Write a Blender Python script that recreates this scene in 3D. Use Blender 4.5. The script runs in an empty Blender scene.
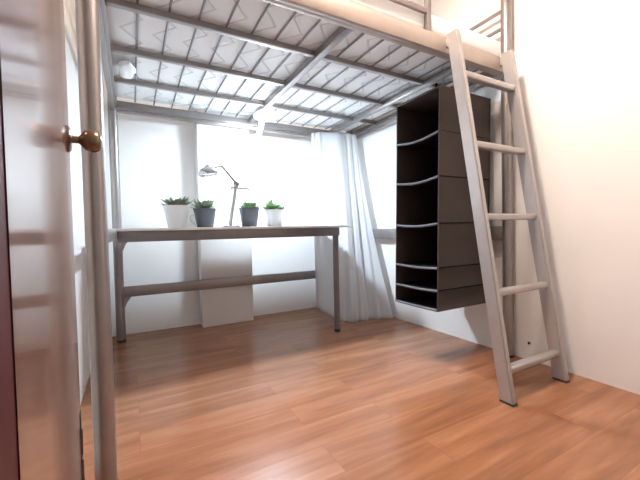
import bpy, bmesh, math, random
from mathutils import Vector, Matrix
S = bpy.context.scene
COL = S.collection
random.seed(7)
R = math.radians

# ------------------------------------------------------------------ helpers
def link(name, bm, mat, parent=None, sharp=40):
    me = bpy.data.meshes.new(name)
    bmesh.ops.recalc_face_normals(bm, faces=bm.faces)
    for f in bm.faces:
        f.smooth = True
    for e in bm.edges:
        if len(e.link_faces) == 2 and e.calc_face_angle(0) > R(sharp):
            e.smooth = False
    bm.to_mesh(me); bm.free()
    me.materials.append(mat)
    o = bpy.data.objects.new(name, me)
    COL.objects.link(o)
    if parent is not None:
        o.parent = parent
        if parent.type == 'EMPTY':      # the mesh is modelled in room coordinates
            o.matrix_parent_inverse = Matrix.Translation(-Vector(parent.location))
    return o

def thing(name, label, cat, loc, group=None):
    o = bpy.data.objects.new(name, None)
    o.empty_display_size = .05
    COL.objects.link(o)
    o.location = loc
    return tag(o, label, cat, group)

def tag(o, label, cat, group=None):
    o['label'] = label; o['category'] = cat
    if group: o['group'] = group
    return o

def struct(name, bm, mat, parent=None):
    o = link(name, bm, mat, parent)
    if parent is None: o['kind'] = 'structure'
    return o

def box(bm, x0, x1, y0, y1, z0, z1, bev=0.0, M=None, seg=2):
    r = bmesh.ops.create_cube(bm, size=1.0)
    vs = r['verts']
    for v in vs:
        v.co = Vector(((x0+x1)/2+v.co.x*(x1-x0), (y0+y1)/2+v.co.y*(y1-y0), (z0+z1)/2+v.co.z*(z1-z0)))
    if M is not None:
        for v in vs: v.co = M @ v.co
    if bev > 0:
        es = list({e for v in vs for e in v.link_edges})
        bmesh.ops.bevel(bm, geom=es, offset=bev, segments=seg, affect='EDGES', profile=.5)

def B(*a, **k):
    bm = bmesh.new(); box(bm, *a, **k); return bm

def tube(bm, pts, r, n=14, cap=True):
    pts = [Vector(p) for p in pts]
    rs = r if isinstance(r, (list, tuple)) else [r]*len(pts)
    rings = []
    up = None
    for i, p in enumerate(pts):
        d = (pts[min(i+1, len(pts)-1)] - pts[max(i-1, 0)]).normalized()
        if up is None:
            up = Vector((0, 0, 1)) if abs(d.z) < .9 else Vector((0, 1, 0))
        s = d.cross(up).normalized(); u = s.cross(d).normalized(); up = u
        rings.append([bm.verts.new(p + (s*math.cos(t)+u*math.sin(t))*rs[i]) for t in [2*math.pi*k/n for k in range(n)]])
    for a, b in zip(rings, rings[1:]):
        for k in range(n):
            bm.faces.new((a[k], a[(k+1) % n], b[(k+1) % n], b[k]))
    if cap:
        bm.faces.new(rings[0]); bm.faces.new(rings[-1])

def T(pts, r, **k):
    bm = bmesh.new(); tube(bm, pts, r, **k); return bm

def lathe(bm, prof, M=None, n=28):
    """prof: (radius, height) from bottom to top around Z."""
    M = M or Matrix()
    rings = []
    for (r, z) in prof:
        if r < 1e-6: rings.append([bm.verts.new(M @ Vector((0, 0, z)))])
        else: rings.append([bm.verts.new(M @ Vector((r*math.cos(2*math.pi*k/n), r*math.sin(2*math.pi*k/n), z))) for k in range(n)])
    for a, b in zip(rings, rings[1:]):
        for k in range(n):
            k2 = (k+1) % n
            if len(a) == 1 and len(b) == 1: continue
            if len(a) == 1: bm.faces.new((a[0], b[k], b[k2]))
            elif len(b) == 1: bm.faces.new((a[k], a[k2], b[0]))
            else: bm.faces.new((a[k], a[k2], b[k2], b[k]))

def L(prof, M=None, n=28):
    bm = bmesh.new(); lathe(bm, prof, M, n); return bm

def at(x, y, z): return Matrix.Translation((x, y, z))

def curve(pts, n=8):
    """Catmull-Rom through points."""
    P = [Vector(p) for p in pts]; P = [2*P[0]-P[1]] + P + [2*P[-1]-P[-2]]
    out = []
    for i in range(1, len(P)-2):
        for k in range(n):
            t = k/n
            a, b, c, d = P[i-1], P[i], P[i+1], P[i+2]
            out.append(.5*((2*b)+(c-a)*t+(2*a-5*b+4*c-d)*t*t+(3*b-a-3*c+d)*t**3))
    out.append(P[-2]); return out

# ------------------------------------------------------------------ materials
def mat(name, col, rough=.5, metal=0.0, spec=.5):
    m = bpy.data.materials.new(name); m.use_nodes = True
    b = m.node_tree.nodes['Principled BSDF']
    b.inputs['Base Color'].default_value = (*col, 1)
    b.inputs['Roughness'].default_value = rough
    b.inputs['Metallic'].default_value = metal
    b.inputs['Specular IOR Level'].default_value = spec
    return m

def nodes(m):
    nt = m.node_tree
    def N(t, **kw):
        n = nt.nodes.new(t)
        for k, v in kw.items():
            if k.startswith('_'): setattr(n, k[1:], v)
            else: n.inputs[k.replace('__', ' ')].default_value = v
        return n
    return nt, N, nt.links.new, nt.nodes['Principled BSDF']

def noise_var(m, col_a, col_b, scale=8.0, vec_scale=(1, 1, 1), bump=0.0, detail=4, bump_scale=None):
    nt, N, ln, b = nodes(m)
    tc = N('ShaderNodeTexCoord'); mp = N('ShaderNodeMapping')
    mp.inputs['Scale'].default_value = vec_scale
    ln(tc.outputs['Object'], mp.inputs['Vector'])
    nz = N('ShaderNodeTexNoise', Scale=scale, Detail=detail); ln(mp.outputs['Vector'], nz.inputs['Vector'])
    cr = N('ShaderNodeValToRGB')
    cr.color_ramp.elements[0].position = .3; cr.color_ramp.elements[1].position = .7
    cr.color_ramp.elements[0].color = (*col_a, 1); cr.color_ramp.elements[1].color = (*col_b, 1)
    ln(nz.outputs['Fac'], cr.inputs['Fac']); ln(cr.outputs['Color'], b.inputs['Base Color'])
    if bump:
        bp = N('ShaderNodeBump', Strength=bump, Distance=.002)
        src = nz
        if bump_scale:
            src = N('ShaderNodeTexNoise', Scale=bump_scale, Detail=3); ln(mp.outputs['Vector'], src.inputs['Vector'])
        ln(src.outputs['Fac'], bp.inputs['Height']); ln(bp.outputs['Normal'], b.inputs['Normal'])
    return m

M_wall = noise_var(mat('white_wall_paint', (.8, .8, .8), .6, 0, .3), (.805, .775, .75), (.835, .805, .78), 2.5, bump=.12, bump_scale=60)
M_ceil = mat('ceiling_paint', (.85, .84, .82), .8)
M_steel = noise_var(mat('silver_painted_steel', (.5, .5, .5), .36, .75), (.30, .268, .258), (.335, .302, .292), 14, bump=.03, bump_scale=300)
M_rail = noise_var(mat('silver_steel_warm_bounce', (.5, .5, .5), .42, .4), (.40, .325, .28), (.44, .362, .315), 14, bump=.03, bump_scale=300)  # silver steel for the front rail, warm floor bounce tinted into its colour
M_steel_light = noise_var(mat('light_silver_steel', (.5, .5, .5), .34, .5), (.41, .375, .362), (.45, .415, .40), 14, bump=.03, bump_scale=300)
M_frame = noise_var(mat('grey_desk_steel', (.2, .2, .2), .38, .5), (.19, .172, .17), (.22, .20, .198), 14, bump=.03, bump_scale=300)
M_wire = mat('dull_grey_wire', (.24, .235, .245), .65, .2)
M_rubber = mat('dark_rubber', (.03, .028, .028), .7)
M_desk_top = noise_var(mat('white_laminate', (.8, .8, .8), .3), (.74, .73, .72), (.78, .77, .76), 5)
M_black = noise_var(mat('black_brown_fabric', (.02, .02, .02), .9, 0, .15), (.005, .004, .0045), (.008, .0065, .007), 160, bump=.3, bump_scale=420)
M_blackside = noise_var(mat('black_brown_panel', (.02, .02, .02), .8, 0, .25), (.050, .038, .034), (.060, .046, .041), 90, bump=.2, bump_scale=380)
M_piping = mat('grey_piping', (.12, .12, .135), .7)
M_pot_white = noise_var(mat('white_glazed_pot', (.85, .85, .85), .25), (.82, .82, .82), (.86, .86, .86), 6)
M_pot_grey = noise_var(mat('slate_grey_pot', (.1, .1, .1), .45), (.095, .10, .125), (.12, .125, .15), 12)
M_soil = noise_var(mat('dark_soil', (.03, .02, .015), .95), (.02, .014, .01), (.06, .045, .03), 90, bump=.6)
M_leaf = noise_var(mat('succulent_leaf', (.1, .3, .08), .45), (.16, .24, .15), (.38, .48, .34), 45)
M_leaf2 = noise_var(mat('fresh_green_leaf', (.1, .3, .08), .45), (.14, .27, .11), (.34, .50, .26), 45)
M_chrome = mat('polished_chrome', (.62, .62, .63), .12, 1.0)
M_brushed = noise_var(mat('brushed_nickel', (.5, .5, .5), .4, .4), (.56, .57, .54), (.66, .67, .63), 40)
M_brass = noise_var(mat('aged_bronze', (.3, .2, .1), .3, .85), (.17, .115, .08), (.26, .185, .13), 30)
M_white_plastic = mat('white_plastic', (.85, .85, .86), .35)
M_cord = mat('grey_cord', (.5, .5, .52), .5)
M_cloth = noise_var(mat('white_cotton', (.8, .8, .8), .9), (.78, .78, .78), (.86, .86, .86), 30, bump=.4, bump_scale=200)
M_jamb = noise_var(mat('maroon_painted_wood', (.1, .01, .01), .55, 0, .3), (.06, .007, .009), (.085, .012, .013), 6, vec_scale=(6, 6, 1))
M_dark = mat('dark_gap', (.02, .012, .01), .8)

def emis(name, col, strength):
    m = mat(name, (.9, .9, .9), .4)
    b = m.node_tree.nodes['Principled BSDF']
    b.inputs['Emission Color'].default_value = (*col, 1)
    b.inputs['Emission Strength'].default_value = strength
    return m
M_lamp = emis('lit_cool_lamp_glass', (.70, .86, 1.0), 540.0)
M_lamp_shade = emis('glowing_frosted_shade', (.80, .91, 1.0), 7.0)
M_ceil_lamp = emis('lit_warm_lamp_glass', (1.0, .855, .74), 180.0)

# curtain: sheer fabric
M_curtain = bpy.data.materials.new('sheer_white_fabric'); M_curtain.use_nodes = True
nt, N, ln, b = nodes(M_curtain)
out = nt.nodes['Material Output']; nt.nodes.remove(b)
df = N('ShaderNodeBsdfDiffuse', Color=(.86, .86, .87, 1)); tr = N('ShaderNodeBsdfTranslucent', Color=(.86, .86, .87, 1))
tp = N('ShaderNodeBsdfTransparent', Color=(1, 1, 1, 1))
m1 = N('ShaderNodeMixShader', Fac=.5); m2 = N('ShaderNodeMixShader', Fac=.12)
ln(df.outputs[0], m1.inputs[1]); ln(tr.outputs[0], m1.inputs[2])
ln(m1.outputs[0], m2.inputs[1]); ln(tp.outputs[0], m2.inputs[2]); ln(m2.outputs[0], out.inputs['Surface'])

# mattress: quilted white ticking
M_matt = mat('quilted_white_ticking', (.8, .8, .8), .85, 0, .2)
nt, N, ln, b = nodes(M_matt)
tc = N('ShaderNodeTexCoord'); sp = N('ShaderNodeSeparateXYZ'); ln(tc.outputs['Object'], sp.inputs[0])
def mth(op, a=None, bb=None, va=None, vb=None):
    n = N('ShaderNodeMath'); n.operation = op
    if a is not None: ln(a, n.inputs[0])
    elif va is not None: n.inputs[0].default_value = va
    if bb is not None: ln(bb, n.inputs[1])
    elif vb is not None: n.inputs[1].default_value = vb
    return n.outputs[0]
zig = mth('PINGPONG', mth('MULTIPLY', sp.outputs['Y'], vb=1/.22), vb=.5)        # zigzag offset
xs = mth('ADD', mth('MULTIPLY', sp.outputs['X'], vb=1/.14), mth('MULTIPLY', zig, vb=1.3))
d = mth('ABSOLUTE', mth('SUBTRACT', mth('FRACT', xs), vb=.5))                  # 0 on stitch line
mr = N('ShaderNodeMapRange'); ln(d, mr.inputs['Value'])
mr.inputs['From Min'].default_value = 0; mr.inputs['From Max'].default_value = .09
mr.interpolation_type = 'SMOOTHSTEP'
nz = N('ShaderNodeTexNoise', Scale=22, Detail=3); ln(tc.outputs['Object'], nz.inputs['Vector'])
under = mth('LESS_THAN', sp.outputs['Z'], vb=1.764)
st_ = mth('MAXIMUM', mr.outputs[0], mth('SUBTRACT', va=1.0, bb=under))
hh = mth('ADD', st_, mth('MULTIPLY', nz.outputs['Fac'], vb=.5))
bp = N('ShaderNodeBump', Strength=.45, Distance=.005); ln(hh, bp.inputs['Height']); ln(bp.outputs['Normal'], b.inputs['Normal'])
mx = N('ShaderNodeMix'); mx.data_type = 'RGBA'; ln(st_, mx.inputs[0])
mx.inputs[6].default_value = (.60, .59, .60, 1); mx.inputs[7].default_value = (.80, .79, .79, 1)
ln(mx.outputs[2], b.inputs['Base Color'])

# floor: laminate planks running along X
M_floor = mat('oak_laminate', (.4, .2, .1), .3, 0, .5)
nt, N, ln, b = nodes(M_floor)
tc = N('ShaderNodeTexCoord')
br = N('ShaderNodeTexBrick', Scale=1.0); ln(tc.outputs['Object'], br.inputs['Vector'])
br.inputs['Color1'].default_value = (0, 0, 0, 1); br.inputs['Color2'].default_value = (1, 1, 1, 1); br.inputs['Mortar'].default_value = (.5, .5, .5, 1)
br.inputs['Mortar Size'].default_value = .0007; br.inputs['Mortar Smooth'].default_value = .2
br.inputs['Brick Width'].default_value = .92; br.inputs['Row Height'].default_value = .152; br.offset = .37
mp = N('ShaderNodeMapping'); mp.inputs['Scale'].default_value = (1.0, 9, 1); ln(tc.outputs['Object'], mp.inputs['Vector'])
ad = N('ShaderNodeVectorMath'); ad.operation = 'ADD'; ln(mp.outputs[0], ad.inputs[0])
sc = N('ShaderNodeVectorMath'); sc.operation = 'SCALE'; sc.inputs['Scale'].default_value = 7.0; ln(br.outputs['Color'], sc.inputs[0]); ln(sc.outputs[0], ad.inputs[1])
g1 = N('ShaderNodeTexNoise', Scale=1.5, Detail=4, Roughness=.5, Distortion=.5); ln(ad.outputs[0], g1.inputs['Vector'])
g2 = N('ShaderNodeTexNoise', Scale=6.5, Detail=5, Roughness=.6, Distortion=.2); ln(ad.outputs[0], g2.inputs['Vector'])
gm = N('ShaderNodeMath'); gm.operation = 'MULTIPLY_ADD'; ln(g2.outputs['Fac'], gm.inputs[0]); gm.inputs[1].default_value = .3; ln(g1.outputs['Fac'], gm.inputs[2])
pm = N('ShaderNodeMath'); pm.operation = 'MULTIPLY_ADD'; ln(br.outputs['Color'], pm.inputs[0]); pm.inputs[1].default_value = .10; ln(gm.outputs[0], pm.inputs[2])
cr = N('ShaderNodeValToRGB'); ln(pm.outputs[0], cr.inputs['Fac'])
e = cr.color_ramp.elements
e[0].position = .36; e[0].color = (.18, .071, .032, 1)
e[1].position = 1.02; e[1].color = (.40, .186, .096, 1)
k = e.new(.70); k.color = (.295, .122, .058, 1)
mm = N('ShaderNodeMix'); mm.data_type = 'RGBA'; ln(br.outputs['Fac'], mm.inputs[0]); ln(cr.outputs['Color'], mm.inputs[6]); mm.inputs[7].default_value = (.21, .088, .042, 1)
ln(mm.outputs[2], b.inputs['Base Color'])
rr = N('ShaderNodeMapRange'); ln(g1.outputs['Fac'], rr.inputs['Value']); rr.inputs['To Min'].default_value = .19; rr.inputs['To Max'].default_value = .29
ln(rr.outputs[0], b.inputs['Roughness'])
bp = N('ShaderNodeBump', Strength=.12, Distance=.002); ln(g2.outputs['Fac'], bp.inputs['Height']); ln(bp.outputs['Normal'], b.inputs['Normal'])

# door: glossy varnished wood, grain along Z
M_door = mat('varnished_brown_wood', (.2, .1, .06), .2, 0, .6)
noise_var(M_door, (.16, .075, .052), (.29, .145, .10), 3.0, vec_scale=(9, 9, .8), bump=.05, detail=6)
M_door.node_tree.nodes['Principled BSDF'].inputs['Roughness'].default_value = .2
for k_, v_ in (('Coat Weight', .65), ('Coat Roughness', .09), ('Coat IOR', 1.55)):
    M_door.node_tree.nodes['Principled BSDF'].inputs[k_].default_value = v_

# ------------------------------------------------------------------ the room
XL, XR, YB, ZC = -.235, 2.0, 3.048, 2.62
struct('floor', B(XL-.1, XR+.1, -1.6, YB+.1, -.06, 0), M_floor)
struct('ceiling', B(XL-.1, XR+.1, .2, YB+.1, ZC, ZC+.06), M_ceil)
struct('wall_left', B(XL-.1, XL, .2, YB+.1, 0, ZC), M_wall)
struct('wall_right', B(XR, XR+.1, .2, YB+.1, 0, ZC), M_wall)
struct('wall_back', B(XL, XR, YB, YB+.1, 0, ZC), M_wall)
struct('wall_pillar', B(.486, .917, 2.909, YB, 0, ZC, bev=.004), M_wall)
bm = bmesh.new(); box(bm, XL, -.118, .20, .335, 0, ZC); box(bm, 1.2, XR, .20, .335, 0, ZC); box(bm, -.118, 1.2, .20, .335, 2.12, ZC)
struct('wall_front', bm, M_wall)
struct('trim_1', B(-.118, -.0868, .18, .3585, 0, 2.12, bev=.002), M_jamb)

# door: hinged at the left jamb, opened along the left wall
H = Vector((-.086, .36, 0)); E_ = Vector((-.130, 1.046, 0))
u = (E_-H).normalized(); n = Vector((u.y, -u.x, 0)); LEN = (E_-H).length
MD = Matrix(((u.x, n.x, 0, H.x), (u.y, n.y, 0, H.y), (0, 0, 1, 0), (0, 0, 0, 1)))
door = struct('door_1', B(0, LEN, -.04, 0, .012, 2.06, bev=.004, M=MD), M_door)
bm = bmesh.new()
box(bm, LEN-.034, LEN-.004, -.002, .0012, .03, .34, M=MD)
link('worn_edge', bm, M_dark, door)
bm = bmesh.new()
box(bm, LEN-.026, LEN-.012, -.001, .004, .235, .30, bev=.001, M=MD)
box(bm, LEN-.024, LEN-.012, -.001, .004, .05, .222, bev=.001, M=MD)
link('lifted_veneer', bm, M_door, door)
MK = MD @ at(LEN-.058, 0, 1.008) @ Matrix.Rotation(R(-90), 4, 'X')
link('rosette', L([(0, 0), (.031, 0), (.031, .003), (.026, .007), (.014, .009), (0, .009)], MK), M_brass, door)
link('knob', L([(0, .006), (.010, .006), (.0085, .014), (.0085, .022), (.014, .027), (.023, .033), (.0268, .043), (.0268, .052), (.024, .061), (.016, .068), (0, .070)], MK), M_brass, door)

# ------------------------------------------------------------------ loft bed
XP0, XP1, YP0, YP1 = -.095, 1.955, 1.232, 2.871
bed = thing('loft_bed', 'silver steel loft bed frame standing over the white desk', 'bed', (XP0, YP0, 0))
PT = 2.14
for x in (XP0, XP1):
    for y in (YP0, YP1):
        p = link('post', T([(x, y, .012), (x, y, .2), (x, y, 1.9), (x, y, PT-.01), (x, y, PT)], [.03, .03, .03, .03, .024], n=24), M_steel, bed)
        link('foot_cap', L([(0, 0), (.031, 0), (.0315, .010), (.0305, .016), (0, .016)], at(x, y, 0), 24), M_rubber, p)
RZ0, RZ1 = 1.664, 1.745
bm = B(XP0+.02, XP1-.02, YP0-.021, YP0+.004, RZ0, RZ1, bev=.003); box(bm, XP0+.02, XP1-.02, YP0+.002, YP0+.028, RZ0, RZ0+.012, bev=.001)
link('front_rail', bm, M_rail, bed)
bm = B(XP0+.02, XP1-.02, YP1-.022, YP1+.012, RZ0, RZ1, bev=.003); box(bm, XP0+.02, XP1-.02, YP1-.05, YP1-.02, RZ0+.02, RZ0+.03, bev=.001)
link('rear_rail', bm, M_steel, bed)
for x, s in ((XP0, 1), (XP1, -1)):
    bm = B(x-.014, x+.014, YP0+.02, YP1-.02, RZ0+.004, RZ1, bev=.003)
    x2 = x+s*.03; box(bm, min(x, x2), max(x, x2), YP0+.02, YP1-.02, RZ0+.03, RZ0+.04, bev=.001)
    link('end_rail', bm, M_steel, bed)
for y in (1.646, 2.05, 2.45):
    link('support_bar', B(XP0+.01, XP1-.01, y-.014, y+.014, 1.722, 1.750, bev=.003), M_steel, bed)
for x in (.9115, 1.716):
    link('cross_bar', B(x-.019, x+.019, YP0+.01, YP1-.01, 1.706, 1.746, bev=.003), M_steel, bed)
for i in range(16):
    x = .051+.1235*i
    if x > 1.93: break
    pts = [(x, YP0+.02, 1.752), (x, 1.5, 1.753), (x, 2.0, 1.753), (x, 2.5, 1.753), (x, YP1-.02, 1.752)]
    link('wire_rod', T(pts, .0052, n=8), M_wire, bed)
# guard rail at the front, from the left post to the ladder opening
link('guard_upright', B(1.303, 1.329, YP0-.013, YP0+.013, RZ1-.002, 2.12, bev=.003), M_steel, bed)
for z in (1.85, 2.10):
    link('guard_bar', B(XP0+.02, 1.305, YP0-.009, YP0+.009, z-.014, z+.014, bev=.004), M_steel, bed)
    if z > 2: link('guard_bar', B(XP0+.02, XP1-.02, YP1-.009, YP1+.009, z-.014, z+.014, bev=.004), M_steel, bed)
for x in (XP0, XP1):
    for z in (1.950, 2.052):
        link('end_guard_bar', T([(x, YP0+.02, z), (x, (YP0+YP1)/2, z), (x, YP1-.02, z)], .011, n=12), M_steel, bed)
# low stretchers
link('lower_rail', B(XP0+.02, XP1-.02, YP1-.026, YP1-.002, .325, .402, bev=.003), M_steel, bed)
link('middle_rail', B(XP0-.012, XP0+.02, YP0+.02, YP1-.02, .752, .7995, bev=.003), M_steel, bed)
link('middle_rail', B(XP1-.018, XP1+.008, YP0+.02, YP1-.02, .698, .783, bev=.003), M_steel, bed)
def gusset(x, z, w, h, sx):
    bm = bmesh.new()
    prof = [(0, 0), (w, 0), (w, -.012), (w*.45, -h*.6), (w*.2, -h), (0, -h)]
    a = [bm.verts.new((x+sx*px, YP1-.018, z+pz)) for px, pz in prof]
    c = [bm.verts.new((x+sx*px, YP1-.008, z+pz)) for px, pz in prof]
    bm.faces.new(a); bm.faces.new(c[::-1])
    for i in range(len(a)):
        j = (i+1) % len(a); bm.faces.new((a[i], a[j], c[j], c[i]))
    link('gusset', bm, M_steel, bed)
gusset(XP0+.024, .752, .048, .085, 1)
gusset(XP0+.024, .327, .046, .075, 1)
gusset(XP1-.024, .327, .046, .075, -1)

# mattress
bm = B(XP0+.016, XP1-.02, YP0+.014, YP1-.024, 1.759, 1.872, bev=.03, seg=4)
mt = link('mattress', bm, M_matt); tag(mt, 'white quilted mattress lying on the loft bed frame', 'mattress')
mt.location = (0, 0, 0)
# bunched cloth hanging below the slats
bm = bmesh.new(); bmesh.ops.create_icosphere(bm, subdivisions=3, radius=1)
for v in bm.verts:
    c = v.co.copy(); w = 1+.16*math.sin(7*c.x+3*c.z)+.12*math.sin(9*c.y+2)
    v.co = Vector((c.x*.040*w+.002, c.y*.10, 1.711+c.z*.019*w+(.012 if c.z > 0 else 0)))
for v in bm.verts: v.co.y += 2.24
cl = link('cloth_bundle', bm, M_cloth); tag(cl, 'small bunch of white cloth tucked between bed slats at the left end', 'cloth')

# ------------------------------------------------------------------ ladder
lad = thing('ladder', 'silver five-rung ladder leaning on the front rail of the loft bed', 'ladder', (1.645, .90, 0))
def lean(z): return .902+(1.176-.902)*z/1.77
SX = ((1.413, 1.443), (1.850, 1.884))
for x0, x1 in SX:
    bm = bmesh.new()
    ring = []
    hw = .031
    for z in (0.006, 1.752):
        y = lean(z)
        ring.append([bm.verts.new(p) for p in ((x0, y-hw, z), (x1, y-hw, z), (x1, y+hw, z), (x0, y+hw, z))])
    bm.faces.new(ring[0]); bm.faces.new(ring[1])
    for i in range(4):
        j = (i+1) % 4; bm.faces.new((ring[0][i], ring[0][j], ring[1][j], ring[1][i]))
    bmesh.ops.bevel(bm, geom=list(bm.edges), offset=.004, segments=2, affect='EDGES')
    st = link('stile', bm, M_steel_light, lad)
    y = lean(0)
    link('foot_pad', B(x0-.001, x1+.001, y-.033, y+.033, 0, .008, bev=.002), M_rubber, st)
    link('hook', B(x0+.006, x1-.006, lean(1.72)+.02, YP0-.0215, 1.69, 1.735, bev=.001), M_steel_light, st)
for z in (.135, .474, .826, 1.178, 1.533):
    y = lean(z)
    link('rung', B(SX[0][1]-.004, SX[1][0]+.004, y-.021, y+.021, z-.014, z+.017, bev=.009, seg=3), M_steel_light, lad)

# ------------------------------------------------------------------ desk
desk = thing('desk', 'long white-topped desk with grey steel frame under the loft bed', 'desk', (.7, 2.5, 0))
DX1 = 1.505
link('desk_top', B(-.118, DX1, 2.186, 2.80, .800, .8155, bev=.002), M_desk_top, desk)
link('front_apron', B(-.073, 1.384, 2.199, 2.224, .738, .8005, bev=.003), M_frame, desk)
link('rear_apron', B(-.055, 1.384, 2.765, 2.79, .738, .8005, bev=.003), M_frame, desk)
link('side_apron', B(1.359, 1.384, 2.224, 2.765, .738, .8005, bev=.003), M_frame, desk)
lg = link('leg', T([(1.361, 2.222, .02), (1.361, 2.222, .4), (1.361, 2.222, .79)], .0225, n=20), M_frame, desk)
link('foot_cap', L([(0, 0), (.023, 0), (.024, .018), (.0235, .022), (0, .022)], at(1.361, 2.222, 0), 20), M_rubber, lg)

# ------------------------------------------------------------------ hanging organiser
og = thing('hanging_organizer', 'black fabric hanging shelf organizer under the bed behind the ladder', 'organizer', (1.71, 1.49, .315))
X1, X2, Y1, Y2 = 1.492, 1.93, 1.318, 1.662
ZT, ZB = 1.556, .318
levels = [1.313, 1.066, .807, .560, .434]
def panel(x0, x1, y0, y1, z0, z1, nz=24, amp=.0):
    bm = B(x0, x1, y0, y1, z0, z1, bev=.0025)
    return bm
# side panels, slightly drawn in between the shelves
def side(y, t, sgn):
    bm = bmesh.new(); nz = 60; nx = 10
    stops = [ZT]+levels+[ZB]
    def off(z, x):
        for a, b2 in zip(stops, stops[1:]):
            if b2 <= z <= a+1e-6:
                q = (a-z)/(a-b2); return .006*math.sin(math.pi*q)*math.sin(math.pi*min(max((x-X1)/(X2-X1), 0), 1))**.5 + (-.0025 if min(q, 1-q) < .02 else 0)
        return 0
    g = []
    for lay in (0, 1):
        rows = []
        for i in range(nz+1):
            z = ZT+(ZB-ZT)*i/nz
            rows.append([bm.verts.new((X1+(X2-X1)*j/nx, y+sgn*(off(z, X1+(X2-X1)*j/nx)) + (t if lay else 0), z)) for j in range(nx+1)])
        g.append(rows)
        for i in range(nz):
            for j in range(nx):
                bm.faces.new((rows[i][j], rows[i][j+1], rows[i+1][j+1], rows[i+1][j]))
    a, c = g
    for i in range(nz):
        bm.faces.new((a[i][0], a[i+1][0], c[i+1][0], c[i][0])); bm.faces.new((a[i][nx], a[i+1][nx], c[i+1][nx], c[i][nx]))
    for j in range(nx):
        bm.faces.new((a[0][j], a[0][j+1], c[0][j+1], c[0][j])); bm.faces.new((a[nz][j], a[nz][j+1], c[nz][j+1], c[nz][j]))
    return bm
sp_ = link('side_panel', side(Y1, .006, 1), M_blackside, og)
for z in levels:
    link('seam', B(X1+.004, X2-.004, Y1-.0018, Y1+.002, z-.0035, z+.0035, bev=.001), M_black, sp_)
link('side_panel', side(Y2-.006, .006, -1), M_blackside, og)
link('back_panel', B(X2-.008, X2, Y1, Y2, ZB, ZT, bev=.001), M_black, og)
link('top_panel', B(X1, X2, Y1, Y2, ZT-.01, ZT+.002, bev=.002), M_blackside, og)
def shelf(z, sag):
    bm = bmesh.new(); ny = 14; nx = 2; lay = []
    for t in (0, -.008):
        rows = []
        for i in range(nx+1):
            rows.append([bm.verts.new((X1+.003+(X2-.01-X1)*i/nx, Y1+.005+(Y2-Y1-.01)*j/ny, z+t-sag*math.sin(math.pi*j/ny))) for j in range(ny+1)])
        lay.append(rows)
        for i in range(nx):
            for j in range(ny): bm.faces.new((rows[i][j], rows[i][j+1], rows[i+1][j+1], rows[i+1][j]))
    a, c = lay
    for j in range(ny):
        for i in (0, nx): bm.faces.new((a[i][j], a[i][j+1], c[i][j+1], c[i][j]))
    for i in range(nx):
        for j in (0, ny): bm.faces.new((a[i][j], a[i+1][j], c[i+1][j], c[i][j]))
    s = link('shelf', bm, M_black, og)
    pts = [(X1+.001, Y1+.005+(Y2-Y1-.01)*j/ny, z-.004-sag*math.sin(math.pi*j/ny)) for j in range(ny+1)]
    link('piping', T(pts, .0075, n=8), M_piping, s)
for z, sg in zip(levels, (.018, .016, .012, .006, .004)): shelf(z, sg)
shelf(ZB+.010, .002)
for ch in list(og.children_recursive):
    for v in ch.data.vertices:
        v.co.x -= .036*(ZT-v.co.z)/(ZT-ZB)
for x, y in ((1.780, 1.60), (1.780, 1.37)):
    link('strap', T([(x, y, ZT), (x, y, 1.65), (x, y, 1.7455)], .006, n=8), M_black, og)
link('strap', T(curve([(1.545, 1.345, ZT), (1.535, 1.325, 1.60), (1.54, 1.275, 1.630), (1.545, 1.262, 1.657)], 6), .004, n=8), M_piping, og)

# ------------------------------------------------------------------ curtain
TOP = curve([(1.485, 2.812, 1.685), (1.59, 2.80, 1.702), (1.74, 2.75, 1.702), (1.84, 2.735, 1.702), (1.915, 2.705, 1.69)], 30)
BOT = curve([(1.50, 2.818, .045), (1.53, 2.70, .02), (1.535, 2.45, .006), (1.63, 2.35, .006), (1.79, 2.34, .01), (1.918, 2.22, .02)], 24)
NS, NZ = 120, 44
bm = bmesh.new(); rows = []
for i in range(NZ+1):
    q = i/NZ; row = []
    w = q**1.6*.55+q*.45
    for j in range(NS+1):
        s = j/NS
        a = TOP[int(s*(len(TOP)-1))]; c = BOT[int(s*(len(BOT)-1))]
        p = a.lerp(c, w); p.z = a.z+(c.z-a.z)*q
        amp = (.008+.009*q)*min(1, 6*s, 6*(1-s))
        ph = 2*math.pi*(4.6*s+.42*math.sin(2.2*s*3+1.5*q))
        fold = math.sin(ph)+.35*math.sin(2.3*ph+1.1+2*q)
        p = p+Vector((-.35, -.94, 0))*amp*fold
        p.y = min(p.y, 2.834)
        if p.y < 2.808: p.x = max(p.x, 1.514)
        p.x = min(p.x, 1.921)
        row.append(bm.verts.new(p))
    rows.append(row)
for i in range(NZ):
    for j in range(NS): bm.faces.new((rows[i][j], rows[i][j+1], rows[i+1][j+1], rows[i+1][j]))
cu = link('curtain', bm, M_curtain, sharp=80); tag(cu, 'sheer white curtain draped from the bed rail down to the floor in the corner', 'curtain')
so = cu.modifiers.new('thick', 'SOLIDIFY'); so.thickness = .0012

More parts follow.
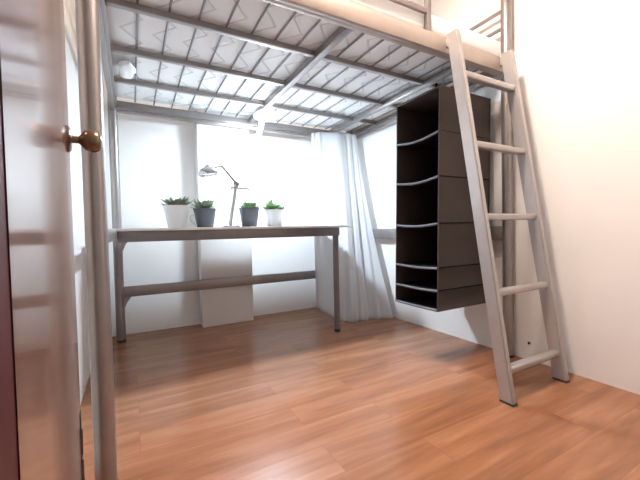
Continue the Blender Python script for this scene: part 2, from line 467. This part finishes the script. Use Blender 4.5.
# ------------------------------------------------------------------ potted plants
def leaf(bm, base, d, length, width, thick):
    d = d.normalized(); s = d.cross(Vector((0, 0, 1)))
    s = Vector((1, 0, 0)) if s.length < .05 else s.normalized()
    u2 = s.cross(d).normalized()
    rings = []
    for t, w in ((0, .35), (.25, .85), (.5, 1), (.75, .7), (.92, .3)):
        c = base+d*length*t+u2*(-.12*length*t*t)
        rings.append([bm.verts.new(c+s*width*w*math.cos(k)+u2*thick*w*math.sin(k)) for k in [i*math.pi/3 for i in range(6)]])
    tip = bm.verts.new(base+d*length+u2*(-.12*length))
    for a, c in zip(rings, rings[1:]):
        for k in range(6): bm.faces.new((a[k], a[(k+1) % 6], c[(k+1) % 6], c[k]))
    for k in range(6): bm.faces.new((rings[-1][k], rings[-1][(k+1) % 6], tip))
    bm.faces.new(rings[0])

def plant(x, y, ztop, r, taper, potm, leafm, label, clumps, handle=None):
    z0 = .8160
    t = thing('potted_plant', label, 'plant', (x, y, z0), 'potted plants on the desk')
    h = ztop-z0; rb = r*taper
    prof = [(0, 0), (rb-.003, 0), (rb, .003), (r-.001, h-.012), (r+.001, h-.010), (r+.002, h-.001), (r-.003, h), (r-.007, h-.004), (r-.010, h-.02), (0, h-.02)]
    pot = link('pot', L(prof, at(x, y, z0), 32), potm, t)
    link('soil', L([(0, -.006), (r-.012, -.006), (r-.014, .002), (r*.5, .006), (0, .008)], at(x, y, z0+h-.015), 24), M_soil, t)
    bm = bmesh.new()
    for (cx, cy, n_, hh, sp2, ln_) in clumps:
        for i in range(n_):
            a = random.uniform(0, 2*math.pi); el = random.uniform(.1, 1.0)
            d_ = Vector((math.cos(a)*(1-el*.75)*sp2, math.sin(a)*(1-el*.75)*sp2, .22+el*hh))
            rad = random.uniform(0, .55)*r*.9*(1 if len(clumps) == 1 else .45)
            base = Vector((x+cx+math.cos(a)*rad, y+cy+math.sin(a)*rad, z0+h-.012))
            le = ln_*random.uniform(.7, 1.1)
            leaf(bm, base, d_, le, le*.15+.003, .0035)
    link('foliage', bm, leafm, t)
    if handle:
        pts = curve([(x-r*.93, y-.01, z0+h*.72), (x-r*.98-.022, y-.012, z0+h*.60), (x-r*.95-.022, y-.012, z0+h*.36), (x-rb*1.1, y-.01, z0+h*.14)], 6)
        link('handle', T(pts, .0035, n=8), M_brushed, t)
    return t
PY = 2.335
plant(.252, PY, .957, .080, .68, M_pot_white, M_leaf, 'spiky green succulent in a white pot, leftmost plant on the desk', [(0, 0, 70, .62, 1.0, .085)])
plant(.424, PY, .940, .071, .72, M_pot_grey, M_leaf, 'green succulent in a dark grey pot with side handle, between white pot and chrome lamp', [(0, 0, 62, .8, .9, .085)], handle=True)
plant(.724, PY, .950, .070, .74, M_pot_grey, M_leaf2, 'bright green plant in a dark grey pot right of the chrome lamp', [(0, 0, 80, .9, .8, .066)])
plant(.912, PY, .938, .077, .74, M_pot_white, M_leaf2, 'green plant in two clumps in a white pot, rightmost plant on the desk', [(-.028, 0, 46, 1.1, .7, .085), (.045, 0, 18, .9, .6, .055)])

# ------------------------------------------------------------------ chrome desk lamp
LY = 2.335; LX = .592
dl = thing('desk_lamp', 'chrome jointed desk lamp standing between the two grey plant pots', 'lamp', (LX, LY, .816))
link('base', L([(0, 0), (.060, 0), (.062, .004), (.058, .010), (.02, .016), (.009, .022), (.009, .034), (0, .034)], at(LX, LY, .816)), M_chrome, dl)
elbow = Vector((.640, LY, 1.115)); foot = Vector((.590, LY, .845)); top = Vector((.546, LY, 1.228)); head = Vector((.452, LY, 1.190))
for dy, dx in ((-.010, -.008), (.010, .008)):
    o2 = Vector((dx, dy, 0))
    link('lower_arm', T([foot+o2, (foot+elbow)/2+o2, elbow+o2], .0075, n=10), M_brushed, dl)
link('upper_arm', T([elbow, (elbow+top)/2, top], .0075, n=10), M_brass, dl)
bm = bmesh.new(); bmesh.ops.create_uvsphere(bm, u_segments=20, v_segments=12, radius=.021, matrix=Matrix.Translation(elbow)); link('joint', bm, M_wire, dl)
bm = bmesh.new(); bmesh.ops.create_uvsphere(bm, u_segments=16, v_segments=10, radius=.011, matrix=Matrix.Translation(foot)); link('joint', bm, M_chrome, dl)
bm = bmesh.new(); bmesh.ops.create_uvsphere(bm, u_segments=16, v_segments=10, radius=.010, matrix=Matrix.Translation(top)); link('joint', bm, M_chrome, dl)
link('neck', T(curve([top, top+Vector((-.022, 0, -.004)), head+Vector((.03, 0, .022))], 6), .006, n=10), M_chrome, dl)
link('grey_bar', T([(.600, LY+.01, 1.088), (.66, LY+.01, 1.087), (.735, LY+.01, 1.086)], .011, n=12), M_brushed, dl)  # short grey horizontal bar just below the elbow
MH = at(head.x, head.y, head.z) @ Matrix.Rotation(R(-8), 4, 'Y')
link('lamp_shade', L([(.058, -.030), (.067, -.027), (.066, -.018), (.060, .002), (.046, .018), (.026, .028), (.018, .030), (.017, .040), (0, .042), (0, .026), (.024, .024), (.043, .013), (.056, -.001), (.058, -.030)], MH), M_chrome, dl)
bm = bmesh.new(); bmesh.ops.create_uvsphere(bm, u_segments=18, v_segments=12, radius=.024, matrix=MH @ at(0, 0, -.006)); link('bulb', bm, M_white_plastic, dl)

# ------------------------------------------------------------------ lit lamp clamped under the bed
CX, CY = .916, 2.47
kl = thing('clip_lamp', 'glowing white lamp with curved arm clamped under the bed cross bar', 'lamp', (CX, CY, 1.60))
link('clamp', B(CX-.026, CX+.030, CY-.022, CY+.022, 1.688, 1.7055, bev=.004), M_white_plastic, kl)
link('shade_cap', L([(.088, 0), (.090, .004), (.080, .020), (.055, .034), (.024, .040), (.022, .046), (0, .046), (0, .034), (.05, .029), (.076, .016), (.088, 0)], at(CX, CY, 1.652)), M_lamp_shade, kl)
link('diffuser', L([(0, -.030), (.035, -.028), (.062, -.020), (.080, -.007), (.086, .003), (.070, .012), (0, .014)], at(CX, CY, 1.655)), M_lamp, kl)
link('arm', T(curve([(CX-.02, CY+.03, 1.638), (CX-.035, CY+.03, 1.56), (CX-.075, CY+.03, 1.48), (CX-.135, CY+.03, 1.435)], 8), [.017]*24+[.012], n=14), M_white_plastic, kl)

# lamp cord strung along the underside of the bed
cd = link('lamp_cord', T(curve([(.88, 2.50, 1.697), (.84, 2.62, 1.716), (.74, 2.68, 1.735), (.60, 2.69, 1.728), (.48, 2.68, 1.7415), (.36, 2.70, 1.732), (.26, 2.71, 1.741), (.10, 2.72, 1.741)], 8), .0035, n=8), M_cord)
tag(cd, 'thin grey cord strung under the mattress towards the glowing lamp', 'cord')
# screw plug in the right wall
wp = link('wall_plug', L([(0, 0), (.008, 0), (.008, .002), (.004, .004), (0, .004)], at(XR, 1.136, .099) @ Matrix.Rotation(R(-90), 4, 'Y'), 14), M_rubber)
tag(wp, 'small dark screw plug low in the right wall behind the ladder', 'wall plug')

# ceiling light of the room (above the frame)
ce = thing('ceiling_light', 'round white ceiling light in front of the loft bed', 'light', (0.9, 1.0, ZC))
link('light_base', L([(.15, -.03), (.165, -.06), (.18, -.06), (.19, -.04), (.19, 0), (0, 0), (0, -.03), (.15, -.03)], at(0.9, 1.0, ZC)), M_white_plastic, ce)
link('light_diffuser', L([(0, -.040), (.148, -.040), (.148, -.031), (0, -.031)], at(0.9, 1.0, ZC)), M_ceil_lamp, ce)

# ------------------------------------------------------------------ world, camera
w = bpy.data.worlds.new('World'); S.world = w; w.use_nodes = True
bg = w.node_tree.nodes['Background']; bg.inputs['Color'].default_value = (1.0, .96, .93, 1); bg.inputs['Strength'].default_value = .32

cam = bpy.data.cameras.new('camera'); co = bpy.data.objects.new('camera', cam); COL.objects.link(co)
cam.sensor_fit = 'HORIZONTAL'; cam.sensor_width = 36; cam.lens = 340.03/640*36; cam.clip_start = .02
rv = Vector((.87523, -.483207, -.021984)); uv = Vector((.032694, .01375, .999371)); fv = Vector((.4826, .875398, -.027833))
co.matrix_world = Matrix(((rv.x, uv.x, -fv.x, 0), (rv.y, uv.y, -fv.y, 0), (rv.z, uv.z, -fv.z, .78), (0, 0, 0, 1)))
S.camera = co
vs = S.view_settings
S.display_settings.display_device = 'sRGB'
vs.view_transform = 'Standard'; vs.look = 'None'; vs.gamma = 1; vs.use_curve_mapping = False; vs.exposure = 0.5
